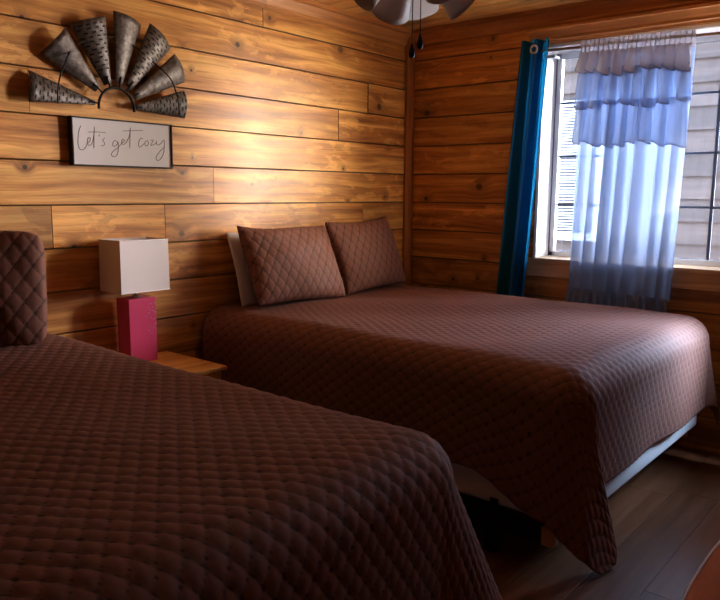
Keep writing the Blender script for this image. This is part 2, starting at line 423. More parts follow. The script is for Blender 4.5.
for lo, hi in (((SX0, GY0 - fw, GZ0), (SX1, GY0, GZ1)), ((SX0, GY1, GZ0), (SX1, GY1 + fw, GZ1)), ((SX0, GY1, GZ0), (SX1, GY0, GZ0 + fw)), ((SX0, GY1, GZ1 - fw), (SX1, GY0, GZ1))):
    mb.box(lo, hi, .5, .003)
mb.build('sash', M_VINYL, win)
mb = MB()
mb.box((SX0 - .002, GY0 - .004, GZ0 + .002), (SX0 - .0005, GY0 + .001, GZ1), .5)
for z in (1.305, 1.60, 1.92): mb.box((.182, GY1 + fw, z - .007), (.192, GY0 - fw, z + .007), .5, .002)
for yy in (-1.32, -1.62, -1.92, -2.22, -2.52): mb.box((.1825, yy - .009, GZ0 + fw), (.1915, yy + .009, GZ1 - fw), .5, .002)
for z in (GZ0 + fw, GZ1 - fw): mb.box((.182, GY1 + fw, z - .003), (.192, GY0 - fw, z + .003), .5)
mb.build('muntin_grid', M_MUNTIN, win)
mb = MB(); mb.box((.186, GY1 + fw * .5, GZ0 + fw * .5), (.188, GY0 - fw * .5, GZ1 - fw * .5), .5); mb.build('pane', M_GLASS, win)

# ------------------------------------------------------------------ outside: neighbouring cabin wall
M_SIDING = wood('weathered_siding', (.034, .021, .014), (.050, .032, .022), (.064, .043, .031), rough=.75, knots=True, coat=0, vary=.15, blotch=.15)
XC = 3.5
cab = empty('neighbour_cabin', (XC, -1, 0), 'pale weathered timber cabin wall outside beyond the window glass', 'building')
mb = MB(); z = 0.0
CW = (.02, 1.3, .95, 2.3)    # its window: y0 y1 z0 z1
while z < 4.2:
    z1 = z + .222
    for a, b in ((-1.9, CW[0]), (CW[1], 5.5)) if (z1 > CW[2] + .02 and z < CW[3]) else ((-1.9, 5.5),):
        mb.prism([(0, z + .006), (.022, z), (.004, z1), (0, z1)], (XC, a, 0), (XC, b, 0), (-1, 0, 0), (0, 0, 1), random.random())
    z = z1
mb.box((XC + .002, -1.9, 0), (XC + 3.1, 5.5, 4.2), .3); mb.build('wall', M_SIDING, cab)
mb = MB()
for lo, hi in (((XC - .05, CW[0] - .02, CW[2] - .06), (XC, CW[0] + .06, CW[3] + .06)), ((XC - .05, CW[1] - .06, CW[2] - .06), (XC, CW[1] + .02, CW[3] + .06)), ((XC - .06, CW[0] - .02, CW[2] - .08), (XC, CW[1] + .02, CW[2])), ((XC - .05, CW[0] - .02, CW[3]), (XC, CW[1] + .02, CW[3] + .06))):
    mb.box(lo, hi, .5, .004)
cf = mb.build('window', plain('cabin_window_paint', (.6, .6, .62), .6), cab)
mb = MB(); zz = CW[2]
while zz < CW[3]:
    mb.prism([(0, 0), (.024, .012), (.024, .0135), (0, .0015)], (XC - .004, CW[0], zz), (XC - .004, CW[1], zz), (-1, 0, 0), (0, 0, 1), .5); zz += .030
mb.build('blind', plain('white_blind_slats', (.85, .88, .92), .5), cf)
gm = plain('outside_gravel', (.50, .46, .42), .9, noise_s=30, amt=.4)
mb = MB(); mb.box((.15, -9, -.12), (9, 9, -.06), .5); o = mb.build('ground', gm); tag(o, kind='structure')

# ------------------------------------------------------------------ quilts
TH_Q = math.radians(35.4)
def quilt_h(a, b, d=.042):
    u = (a * math.cos(TH_Q) + b * math.sin(TH_Q)) / d; v = (a * math.cos(TH_Q) - b * math.sin(TH_Q)) / d
    p = np.abs(np.sin(PI * u)) * 1.0; q = np.abs(np.sin(PI * v))
    return np.clip(np.minimum(p, q), 0, 1) ** .34 * .7 + (p * q) ** .5 * .3
def normals(P):
    du = np.gradient(P, axis=0); dv = np.gradient(P, axis=1); n = np.cross(du, dv)
    return n / (np.linalg.norm(n, axis=-1, keepdims=True) + 1e-9)
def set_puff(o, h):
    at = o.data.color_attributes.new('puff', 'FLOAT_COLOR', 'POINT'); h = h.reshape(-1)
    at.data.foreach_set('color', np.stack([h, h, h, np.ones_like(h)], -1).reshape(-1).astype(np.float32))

def bedspread(name, x0, x1, yh, yf, top, drop_l, drop_r, drop_f, step, fold_l, fold_r, seed, label):
    r = .115; ph = np.random.default_rng(seed).uniform(0, 6, 8)
    ix0, ix1, iy = x0 + r, x1 - r, yf + r
    A = np.arange(x0 + r - drop_l, x1 - r + drop_r + step, step)
    B = np.arange(yh, iy - drop_f - step, -step)
    a, b = np.meshgrid(A, B, indexing='ij')
    ea = np.where(a < ix0, a - ix0, np.where(a > ix1, a - ix1, 0)); eb = np.where(b < iy, b - iy, 0)
    s = np.hypot(ea, eb) + 1e-9; dx = ea / s; dy = eb / s
    s = s * (1 - .11 * (2 * np.abs(dx * dy)) ** 2)      # rounded cloth corners
    ar = np.minimum(s / r, PI / 2); R = r * np.sin(ar); dn = r * (1 - np.cos(ar)); ex = np.maximum(0, s - r * PI / 2); dn = dn + ex
    X = np.clip(a, ix0, ix1) + dx * R; Y = np.maximum(b, iy) + dy * R; Z = top - dn
    phi = np.arctan2(np.abs(eb), np.abs(ea)); w = np.sin(2 * phi); t = np.clip(ex / .5, 0, 1.3)
    for side, (fx, fy, ctr, wid) in ((-1, fold_l), (1, fold_r)):
        mk = (np.sign(ea) == side) & (eb < 0)
        g = np.exp(-((np.degrees(phi) - ctr) / wid) ** 2) * np.clip(np.sin(2 * phi) * 1.5, 0, 1)
        X += np.where(mk, fx * g * t, 0); Y += np.where(mk, -fy * np.clip(w * 1.1, 0, 1) * t, 0)
    # soft hanging waves on the drapes, gentle unevenness on top
    side = (np.abs(ea) > 0) & (eb == 0); foot = (eb < 0) & (ea == 0)
    tp = t * (1 + 0 * w)
    X += np.where(side, np.sign(ea) * (.012 + .012 * np.sin(b * 7 + ph[0]) + .008 * np.sin(b * 13 + ph[1])) * tp, 0)
    Y -= np.where(foot, (.012 + .012 * np.sin(a * 6 + ph[2]) + .007 * np.sin(a * 11 + ph[3])) * tp, 0)
    Z += np.where(s < 1e-6, 1, np.exp(-s * 8)) * (.006 * np.sin(a * 4 + ph[4]) * np.sin(b * 3.1 + ph[5]) + .003 * np.sin(a * 9 + b * 7 + ph[6]))
    q = np.clip((-1.62 - b) / .34, 0, 1); q = q * q * (3 - 2 * q)     # hem sags towards the foot corner
    cw = np.where(eb < 0, np.clip((90 - np.degrees(phi)) / 18, 0, 1), 1)
    Z -= np.where(ea < 0, (.15 if seed == 3 else .06) * q + np.where(eb < 0, (.10 if seed == 3 else 0) * np.clip(w * 1.3, 0, 1), 0), 0) * np.clip(t * 1.4, 0, 1) * cw
    Z += .010 * np.sin(a * 3.3 + b * 2.7 + ph[7]) * t
    Z = np.maximum(Z, .012)
    P = np.stack([X, Y, Z], -1)
    # smooth a little so corners of the folds stay soft
    for _ in range(6):
        Q = P.copy(); Q[1:-1, 1:-1] = (P[1:-1, 1:-1] * 2 + P[:-2, 1:-1] + P[2:, 1:-1] + P[1:-1, :-2] + P[1:-1, 2:]) / 6; P = Q
    n = normals(P); n *= np.where(n[..., 2:3].mean() < 0, -1, 1)
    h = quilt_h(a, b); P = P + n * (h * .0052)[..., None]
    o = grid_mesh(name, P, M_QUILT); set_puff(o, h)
    so = o.modifiers.new('thickness', 'SOLIDIFY'); so.thickness = .006; so.offset = -1
    return tag(o, label, 'bedspread')

B2 = dict(x0=-1.80, x1=-.172, yh=-.035, yf=-2.065, top=.765)
B1 = dict(x0=-4.22, x1=-2.565, yh=-.035, yf=-2.085, top=.769)
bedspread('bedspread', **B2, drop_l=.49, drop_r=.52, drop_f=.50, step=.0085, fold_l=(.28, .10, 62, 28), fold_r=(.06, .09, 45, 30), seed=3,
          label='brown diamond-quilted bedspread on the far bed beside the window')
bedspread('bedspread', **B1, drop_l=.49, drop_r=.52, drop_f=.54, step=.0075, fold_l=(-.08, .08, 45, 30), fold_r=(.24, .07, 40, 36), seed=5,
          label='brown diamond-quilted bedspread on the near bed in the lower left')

def make_bed(x0, x1, yh, yf, top, label):
    t = empty('bed', ((x0 + x1) / 2, (yh + yf) / 2, 0), label, 'bed', 'two beds against the board wall')
    i = .02
    def slab(xa, ya, xb, yb, rings, rc):
        vs = []; n = 0
        for z, ins in rings:
            n = 0
            for cx, cy, a0 in ((xb - rc, yb - rc, 0), (xa + rc, yb - rc, 90), (xa + rc, ya + rc, 180), (xb - rc, ya + rc, 270)):
                for k in range(9):
                    a = math.radians(a0 + k * 11.25); q = rc - ins; vs.append((cx + q * math.cos(a), cy + q * math.sin(a), z)); n += 1
        m = MB(); fs = []
        for i in range(len(rings) - 1):
            for k in range(n): fs.append((i*n+k, i*n+(k+1) % n, (i+1)*n+(k+1) % n, (i+1)*n+k))
        m.add(vs, fs, None, .5, True); m.add(vs[:n], [tuple(range(n))[::-1]]); m.add(vs[-n:], [tuple(range(n))])
        return m
    zt = top - .016
    slab(x0 + .035, yf + .035, x1 - .035, yh - .01, [(.44, .02), (.452, .004), (.47, 0), (zt - .09, 0), (zt - .055, .012), (zt - .022, .040), (zt, .085)], .11).build('mattress', M_WHITE, t)
    slab(x0 + .028, yf + .022, x1 - .028, yh - .008, [(.205, .012), (.212, .003), (.222, 0), (.42, 0), (.432, .01)], .075).build('box_spring', M_BOX, t)
    for x in (x0 + .030, x1 - .030):
        mb = MB(); s = 1 if x < (x0 + x1) / 2 else -1
        mb.box((x - .012, yf + .130, .120), (x + .012, yh - .02, .198), .5, .003)
        rl = mb.build('side_rail', M_BLACK, t)
        mb = MB(); mb.box((x - .020, yf + .080, .118), (x + .020, yf + .132, .188), .5, .006); mb.build('end_cap', M_CAP, rl)
        mb = MB(); mb.box((x - .0165, yf + .31, .190), (x - .0125, yf + .345, .238), .5, .001); mb.build('bracket', M_BLACK, rl)
    mb = MB()
    for yy in (yf + .36,): mb.box((x0 + .03, yy - .015, .165), (x1 - .03, yy + .015, .198), .5, .003)
    mb.build('cross_rail', M_BLACK, t)
    mb = MB(); mb.box((x0 + .03, yh - .215, .165), (x1 - .03, yh - .185, .198), .5, .003); mb.build('cross_rail', M_BLACK, t)
    for x in (x0 + .07, (x0 + x1) / 2, x1 - .07):
        for yy in (yf + .36, yh - .2):
            mb = MB(); mb.box((x - .024, yy - .024, 0), (x + .024, yy + .024, .165), .5, .005); mb.build('leg', M_BLACK, t)
    return t
make_bed(**B2, label='double bed beside the window, white box spring on a black metal frame')
make_bed(**B1, label='double bed in the lower left, wholly draped by its quilted bedspread')

# ------------------------------------------------------------------ pillows
def pillow(name, W, H, T, mat, loc, lean, yaw, roll, quilted, label, seed, slump=.0, corner=.035, step=.006, group=None, rd=.03):
    rg = np.random.default_rng(seed); ph = rg.uniform(0, 6, 8)
    nu = int(W / step) + 1; nv = int(H / step) + 1
    u = np.linspace(-1, 1, nu); v = np.linspace(-1, 1, nv); U, V = np.meshgrid(u, v, indexing='ij')
    inx = W / 2 * (1 - corner * 1.6 * (1 - V ** 2) * np.abs(U) ** 3); iny = H / 2 * (1 - corner * 2 * (1 - U ** 2) * np.abs(V) ** 3)
    th = T / 2 * (np.clip(1 - np.abs(U) ** 2.6, 0, 1) ** .55) * (np.clip(1 - np.abs(V) ** 2.6, 0, 1) ** .55)
    sides = []
    h = quilt_h(U * W / 2, V * H / 2, .052) if quilted else np.zeros_like(U)
    wr = .004 * np.sin(U * 7 + V * 3 + ph[0]) + .003 * np.sin(V * 9 - U * 4 + ph[1])
    for sg in (1, -1):
        cr = 1 - rd * np.abs(U * V) ** 5
        x = U * inx * cr; z = V * iny * cr - slump * (1 - U ** 2) * np.clip(V, 0, 1) * H + slump * .4 * H * np.sin(U * 3 + ph[2]) * np.clip(V, 0, 1)
        y = -sg * (th + (wr + 0) * (th / (T / 2)) + .003)
        P = np.stack([x, y, z], -1)
        edge = np.clip(np.minimum(1 - np.abs(U), 1 - np.abs(V)) / .06, 0, 1)
        n = normals(P); n *= 1 if (n[nu // 2, nv // 2, 1] * -sg) > 0 else -1
        sides.append(P + n * (h * .0045 * edge)[..., None])
    Rm = np.array((Matrix.Rotation(yaw, 3, 'Z') @ Matrix.Rotation(lean, 3, 'X') @ Matrix.Rotation(roll, 3, 'Y')))
    L = np.array(loc)
    # front and back joined around the seam
    F, Bk = sides
    P = np.concatenate([F, Bk[:, ::-1]], axis=1)
    P = P @ Rm.T + L
    o = grid_mesh(name, P, mat)
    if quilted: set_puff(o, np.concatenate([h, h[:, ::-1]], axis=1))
    bm = bmesh.new(); bm.from_mesh(o.data)
    # close the loop: bottom seam + the two sides
    nvt = nv * 2; bm.verts.ensure_lookup_table(); vs = bm.verts
    for i in range(nu - 1):
        try: bm.faces.new((vs[i*nvt + nvt-1], vs[(i+1)*nvt + nvt-1], vs[(i+1)*nvt], vs[i*nvt]))
        except ValueError: pass
    for i in (0, nu - 1):
        for j in range(nv - 1):
            try: bm.faces.new((vs[i*nvt+j], vs[i*nvt+j+1], vs[i*nvt+nvt-2-j], vs[i*nvt+nvt-1-j]))
            except ValueError: pass
    bmesh.ops.recalc_face_normals(bm, faces=bm.faces[:])
    for f in bm.faces: f.smooth = True
    bm.to_mesh(o.data); bm.free()
    return tag(o, label, 'pillow', group)

pillow('quilted_pillow', .66, .46, .15, M_SHAM, (-1.318, -.208, .994), math.radians(-25), math.radians(-1), math.radians(2.0), True,
       'brown quilted pillow on the far bed, in front of the white pillow', 1, slump=.06, group='quilted pillows on the far bed')
pillow('quilted_pillow', .62, .46, .13, M_SHAM, (-.625, -.160, .995), math.radians(-21), math.radians(1), math.radians(-2), True,
       'brown quilted pillow on the far bed, closest to the room corner', 2, slump=.015, group='quilted pillows on the far bed')
pillow('white_pillow', .63, .41, .058, M_WHITE, (-1.322, -.080, .966), math.radians(-17), 0, 0, False,
       'white bed pillow standing behind the quilted pillow on the far bed', 3, slump=.01, step=.012)
pillow('quilted_pillow', .46, .45, .12, M_SHAM, (-2.937, -.165, .995), math.radians(-5), math.radians(-36), math.radians(0), True,
       'dark brown quilted pillow on the near bed, cut off by the photo edge', 4, slump=.0, corner=.0, rd=.10)

# ------------------------------------------------------------------ nightstand
ns = empty('nightstand', (-2.27, -.26, 0), 'small honey pine nightstand between the two beds', 'nightstand')
nx0, nx1, ny0, ny1, nz = -2.52, -2.026, -.492, -.03, .592
mb = MB(); mb.box((nx0, ny0, nz - .020), (nx1, ny1, nz), .6, .005); mb.build('tabletop', M_STAND, ns)
for x in (nx0 + .02, nx1 - .058):
    for y in (ny0 + .02, ny1 - .058):
        mb = MB(); mb.box((x, y, 0), (x + .038, y + .038, nz - .0205), .4, .003); mb.build('leg', M_STAND, ns)
mb = MB()
mb.box((nx0 + .06, ny1 - .05, nz - .15), (nx1 - .06, ny1 - .03, nz - .021), .3)
mb.box((nx0 + .03, ny0 + .06, nz - .15), (nx0 + .048, ny1 - .06, nz - .021), .3, axis=1); mb.box((nx1 - .048, ny0 + .06, nz - .15), (nx1 - .03, ny1 - .06, nz - .021), .3, axis=1)
mb.build('apron', M_STAND, ns)
mb = MB(); mb.box((nx0 + .061, ny0 + .026, nz - .145), (nx1 - .061, ny0 + .044, nz - .026), .5, .003); dr = mb.build('drawer', M_STAND, ns)
mb = MB(); mb.lathe([(.006, 0), (.006, .012), (.014, .018), (.013, .026), (.004, .029)], Matrix.Translation((-2.273, ny0 + .026, nz - .085)) @ Matrix.Rotation(PI / 2, 4, 'X')); mb.build('knob', M_STAND, dr)
mb = MB(); mb.box((nx0 + .03, ny0 + .03, .16), (nx1 - .03, ny1 - .03, .175), .5, .003); mb.build('shelf', M_STAND, ns)

# ------------------------------------------------------------------ table lamp
lp = empty('table_lamp', (-2.24, -.11, nz), 'table lamp with pink block base and white rectangular shade on the nightstand', 'lamp')
mb = MB(); mb.box((-2.308, -.160, nz), (-2.167, -.060, .890), .5, .003); bs = mb.build('base', M_PINK, lp)
mb = MB()
for fx, fz in ((.80, .90), (.70, .84), (.86, .84), (.76, .80), (.87, .785), (.72, .755), (.63, .71), (.79, .68), (.89, .655), (.75, .54), (.88, .515), (.72, .485), (.80, .44), (.95, .58), (.95, .90), (.96, .76)):
    mb.lathe([(.0026, 0), (.0022, .0012), (.0008, .0018)], Matrix.Translation((-2.308 + .141 * fx, -.1600, nz + .298 * fz)) @ Matrix.Rotation(PI / 2, 4, 'X'), n=8)
mb.build('rhinestone_dots', M_DOT, bs)
mb = MB(); mb.lathe([(.020, .890), (.020, .896), (.008, .900), (.008, .925), (.013, .927), (.013, .96)], Matrix.Translation((-2.2375, -.11, 0))); mb.build('neck', M_STEEL, lp)
mb = MB()   # hollow shade with slight taper
bx = [(-2.368, -.201), (-2.117, -.201), (-2.117, -.029), (-2.368, -.029)]
cx, cy = -2.2425, -.115
def ring(k, z, off=0): return [(cx + (x - cx) * k + (-off if x > cx else off), cy + (y - cy) * k + (-off if y > cy else off), z) for x, y in bx]
vs = ring(1.0, .923) + ring(.985, 1.157) + ring(.985, 1.157, .004) + ring(1.0, .923, .004)
fs = []
for a in range(3):
    for k in range(4): fs.append((a*4+k, a*4+(k+1) % 4, (a+1)*4+(k+1) % 4, (a+1)*4+k))
for k in range(4): fs.append((12+k, 12+(k+1) % 4, (k+1) % 4, k))
mb.add(vs, fs)
sh = mb.build('lamp_shade', M_SHADE, lp)
mb = MB()
for z, k in ((.9245, 1.004), (1.1545, .989)):
    mb = MB(); q = ring(k, z); mb.tube([Vector(p) for p in q + [q[0]]], .0022, n=6); mb.build('rim_wire', M_SHADE, sh)
mb = MB(); mb.tube([(-2.3575, -.115, 1.13), (-2.2375, -.11, 1.13), (-2.1275, -.115, 1.13)], .002); mb.tube([(-2.2375, -.19, 1.13), (-2.2375, -.11, 1.13), (-2.2375, -.04, 1.13)], .002)
mb.tube([(-2.2375, -.11, .955), (-2.2375, -.11, 1.135)], .003); mb.build('harp', M_STEEL, sh)

# ------------------------------------------------------------------ sign
sg = empty('wall_sign', (-2.215, -.02, 1.58), 'pale framed sign reading let\'s get cozy on the board wall', 'sign')
mb = MB(); fx0, fx1, fz0, fz1 = -2.470, -1.959, 1.478, 1.686
for lo, hi in (((fx0, -.036, fz0), (fx0 + .006, -.002, fz1)), ((fx1 - .006, -.036, fz0), (fx1, -.002, fz1)), ((fx0 + .006, -.036, fz0), (fx1 - .006, -.002, fz0 + .006)), ((fx0 + .006, -.036, fz1 - .006), (fx1 - .006, -.002, fz1))):
    mb.box(lo, hi, .5, .0015)
mb.build('frame', M_FRAME, sg)
mb = MB(); mb.box((fx0 + .006, -.029, fz0 + .006), (fx1 - .006, -.006, fz1 - .006), .5); pn = mb.build('panel', M_PANEL, sg)
STROKES = [[(-2.4232, 1.647), (-2.4316, 1.6324), (-2.4375, 1.6075), (-2.4405, 1.5793), (-2.4392, 1.5618), (-2.433, 1.548), (-2.4192, 1.5466), (-2.407, 1.5564), (-2.3985, 1.571), (-2.3878, 1.5823), (-2.3817, 1.5933), (-2.3868, 1.6001), (-2.3951, 1.5925), (-2.396, 1.5747), (-2.3901, 1.5665), (-2.3788, 1.5721), (-2.37, 1.5904), (-2.363, 1.6194), (-2.3608, 1.648)], [(-2.3608, 1.648), (-2.3645, 1.605), (-2.367, 1.5563)], [(-2.3903, 1.6233), (-2.3523, 1.6265), (-2.3081, 1.6266)], [(-2.3385, 1.6152), (-2.3405, 1.6079)], [(-2.3134, 1.6024), (-2.3201, 1.5969), (-2.3236, 1.5917), (-2.316, 1.5827), (-2.3164, 1.5733), (-2.3248, 1.5678), (-2.3328, 1.5695)], [(-2.2522, 1.59), (-2.2628, 1.5945), (-2.2732, 1.5851), (-2.2738, 1.5727), (-2.264, 1.5688), (-2.2527, 1.5789), (-2.248, 1.5902), (-2.2475, 1.5645), (-2.2522, 1.537), (-2.2662, 1.5231), (-2.2793, 1.5262), (-2.2822, 1.5356), (-2.2708, 1.5486), (-2.2492, 1.5644), (-2.2298, 1.5839), (-2.2184, 1.5919), (-2.2164, 1.5994), (-2.2239, 1.6019), (-2.2294, 1.5927), (-2.2282, 1.5817), (-2.2164, 1.5809), (-2.2039, 1.5927), (-2.1871, 1.6234), (-2.1822, 1.6572)], [(-2.1822, 1.6572), (-2.186, 1.6086), (-2.188, 1.5653)], [(-2.2205, 1.639), (-2.1689, 1.6447), (-2.1161, 1.6491)], [(-2.1195, 1.6111), (-2.1301, 1.612), (-2.1396, 1.5964), (-2.1421, 1.5796), (-2.1353, 1.5725), (-2.1207, 1.5823), (-2.1115, 1.5904)], [(-2.1003, 1.6024), (-2.1078, 1.5944), (-2.1065, 1.5815), (-2.0967, 1.5805), (-2.089, 1.5916), (-2.0931, 1.602), (-2.1003, 1.6024)], [(-2.0776, 1.606), (-2.0621, 1.6084), (-2.0699, 1.595), (-2.0758, 1.5832), (-2.0555, 1.5896), (-2.0461, 1.5978)], [(-2.0458, 1.6055), (-2.0445, 1.5902), (-2.0327, 1.587), (-2.0164, 1.5995), (-2.0038, 1.6118), (-2.0019, 1.5886), (-2.0059, 1.5573), (-2.0191, 1.5295), (-2.0383, 1.5147), (-2.0491, 1.5205), (-2.0486, 1.5321), (-2.0292, 1.5562), (-2.0023, 1.5793)]]
def catmull(p, n=5):
    q = [p[0]] + list(p) + [p[-1]]; out = []
    for i in range(1, len(q) - 2):
        a, b, c, d = [np.array(x) for x in q[i-1:i+3]]
        for k in range(n):
            t = k / n; out.append(.5 * (2*b + (c-a)*t + (2*a-5*b+4*c-d)*t*t + (3*b-a-3*c+d)*t**3))
    out.append(np.array(p[-1])); return out
mb = MB()
for s in STROKES:
    mb.tube([(p[0], -.0292, p[1]) for p in catmull(s)], .00135, n=6)
mb.build('lettering', M_INK, pn)

# ------------------------------------------------------------------ half windmill wall decoration
wm = empty('windmill_wall_decor', (-2.256, -.02, 1.735), 'half windmill of galvanized metal blades on wall above sign', 'wall decoration')
HX, HZ = -2.256, 1.735
def wp(r, ang, y): a = math.radians(ang); return Vector((HX + r * math.cos(a), y, HZ + r * math.sin(a)))
mb = MB()
mb.tube([wp(.088, a, -.045) for a in np.linspace(-6, 186, 40)], .006, n=8)
mb.build('hub_ring', M_IRON, wm)
BL = [(172, .100, .395, 19, .018, True, 1), (138.5, .112, .375, 24, .030, False, -1), (108.4, .106, .378, 25, .034, True, -1), (79, .110, .408, 23, .040, False, 1), (54.6, .118, .428, 21.5, .036, True, 1), (32, .110, .415, 19.5, .034, False, 1), (8, .100, .378, 20, .020, True, 1)]
for ang, ri, ro, span, wi, slots, sg_ in BL:
    n1, n2 = 13, 13; P = np.zeros((n1, n2, 3)); wo = 2 * ro * math.sin(math.radians(span) / 2)
    ca, sa = math.cos(math.radians(ang)), math.sin(math.radians(ang))
    def surf(t, s, lift=0):
        r = ri + (ro - ri) * t; w = wi + (wo - wi) * t
        bend = .20 * w * (1 - s * s)               # curved sheet
        y = -.034 - .17 * w * (1 - s * s) - sg_ * s * w * .10 - lift
        rr = r - .002 * s * s * t
        return (HX + rr * ca - s * w / 2 * sa, y, HZ + rr * sa + s * w / 2 * ca)
    for i in range(n1):
        for j in range(n2): P[i, j] = surf(i / (n1 - 1), -1 + 2 * j / (n2 - 1))
    bl = grid_mesh('blade', P, M_GALV, wm)
    so = bl.modifiers.new('sheet', 'SOLIDIFY'); so.thickness = .0016
    if slots:
        mb = MB(); row = 0; t = .10
        while t < .97:
            w = wi + (wo - wi) * t; n = max(1, int(w / .030))
            for q in range(n + (row % 2)):
                s0 = -1 + 2 * (q + (.5 if not row % 2 else 0.0)) / n
                hw = .0085 / (w / 2); lo, hi = max(-.93, s0 - hw), min(.93, s0 + hw)
                if hi - lo < .5 * hw: continue
                t1 = t + .0065 / (ro - ri)
                mb.add([surf(t, lo, .0012), surf(t, hi, .0012), surf(t1, hi, .0012), surf(t1, lo, .0012)], [(0, 1, 2, 3)])
            row += 1; t += .017 / (ro - ri)
        mb.build('punched_slots', M_SLOT, bl)
    mb = MB()
    mb.tube([wp(.088, ang, -.045), wp(ri + .03, ang, -.045)], .0035, n=6); mb.build('spoke', M_IRON, wm)
    mb = MB(); p = surf(.09, 0, .001)
    mb.lathe([(.0055, 0), (.0045, .003), (.001, .004)], Matrix.Translation(p) @ Matrix.Rotation(PI / 2, 4, 'X'), n=10); mb.build('rivet', M_IRON, bl)
mb = MB()
pts = []
for a in np.linspace(-2, 182, 90):
    f = np.clip((abs(a - 90) - 40) / 20, 0, 1); pts.append(wp(.300, a, -.040 - .052 * f))
mb.tube(pts, .0030, n=6)
mb.build('outer_wire', M_IRON, wm)

# ------------------------------------------------------------------ curtains
rod = empty('curtain_rod', (-.085, -1.65, 2.19), 'thin bronze curtain rod above the window', 'curtain rod')
mb = MB(); mb.tube([(-.085, -3.0, 2.142), (-.085, -.96, 2.192)], .008, n=12); mb.build('pole', M_ROD, rod)
mb = MB(); mb.lathe([(.006, 0), (.013, .004), (.015, .014), (.010, .024), (.003, .028)], Matrix.Translation((-.085, -.958, 2.192)) @ Matrix.Rotation(-PI / 2, 4, 'X'), n=16); mb.build('finial', M_ROD, rod)
mb = MB(); mb.box((-.090, -1.09, 2.146), (-.012, -1.072, 2.160), .5, .002); mb.box((-.090, -1.09, 2.146), (-.078, -1.02, 2.163), .5, .002); mb.build('bracket', M_VINYL, rod)

def curtain_grid(name, fn, nu, nv, mat, parent):
    P = np.array([[fn(i / (nu - 1), j / (nv - 1)) for j in range(nv)] for i in range(nu)])
    return grid_mesh(name, P, mat, parent)
bc = empty('blue_curtain', (-.09, -.93, .35), 'blue satin grommet curtain bunched at the left of the window', 'curtain')
def blue(u, v):
    z = 2.252 - v * 1.90
    y0 = -.905 + .105 * min(1, v * 1.25); y1 = -1.072 + .085 * min(1, v * 1.25)
    ph = u * 2 * PI * 2.0
    x = -.100 - .042 * math.cos(ph + .35) - .008 * math.sin(3 * ph + v * 3)
    return (x, y0 + (y1 - y0) * (u + .035 * math.sin(2 * ph)), z)
curtain_grid('panel', blue, 110, 60, M_BLUE, bc)
mb = MB()
tor = [(.021 + .006 * math.cos(a), .006 * math.sin(a)) for a in np.linspace(0, 2 * PI, 12)]
mb.lathe(tor, Matrix.Translation((-.140, -.985, 2.195)) @ Matrix.Rotation(PI / 2, 4, 'Y'), n=24, caps=False); mb.build('grommet', M_STEEL, bc)

sc = empty('sheer_curtain', (-.085, -1.55, .6), 'white sheer ruffled curtain hanging over the middle of the window', 'curtain')
def edges(z):   # y of the two edges at height z
    t = (2.2 - z) / 1.5
    return -1.250 + .022 * t, -1.853 + .055 * t
def ztop(y): return 2.205 + (y + 1.25) * .028
def tier(zt, zb, gather, amp, xo, nfold, seed, zrag=.012):
    rg = random.Random(seed); ph = [rg.uniform(0, 6) for _ in range(6)]; am = [rg.uniform(.6, 1.3) for _ in range(nfold + 2)]
    def f(u, v):
        z = zt + (zb - zt) * v
        a, b = edges(z); ex = .010 * gather * v
        y = a + ex + (b - a - 2 * ex) * u
        q = u * nfold + .18 * math.sin(u * 9 + ph[0]) + .10 * v * math.sin(u * 17 + ph[1])
        A = amp * (0.35 + .65 * v ** .7) * am[int(q) % len(am)]
        w = math.sin(2 * PI * q) + .35 * math.sin(4 * PI * q + ph[2])
        x = -.085 - xo - A * w
        zz = z + (y + 1.25) * .028 + v * (zrag * math.sin(2 * PI * q + 1.2) * .5 + zrag * .6 * math.sin(u * 11 + ph[3]))
        y += .010 * v * math.cos(2 * PI * q + ph[4])
        return (x, y, zz)
    return f
curtain_grid('header', tier(2.217, 2.135, 0, .007, .016, 24, 1, .0), 300, 8, M_SHEER_TOP, sc)
def piece(name, args, nu, nv, mat, hem):
    f = tier(*args); o = curtain_grid(name, f, nu, nv, mat, sc)
    def h(u, v):
        x, y, z = f(u, 1 - hem * (1 - v)); return (x - .0025, y, z)
    curtain_grid('hem', h, nu, 3, M_HEM, o)
piece('ruffle_tier', (2.150, 2.030, 1, .030, .034, 9, 2, .022), 220, 14, M_SHEER_TOP, .07)
piece('ruffle_tier', (2.060, 1.862, 1, .034, .022, 8, 3, .022), 220, 18, M_SHEER, .045)
piece('ruffle_tier', (1.890, 1.648, 1, .034, .010, 8, 4, .018), 220, 18, M_SHEER, .035)
curtain_grid('body', tier(2.140, .82, 1, .036, -.014, 7, 5, .004), 220, 60, M_SHEER, sc)
piece('hem_ruffle', (.832, .62, 2, .024, -.006, 13, 6, .008), 260, 16, M_SHEER, .05)

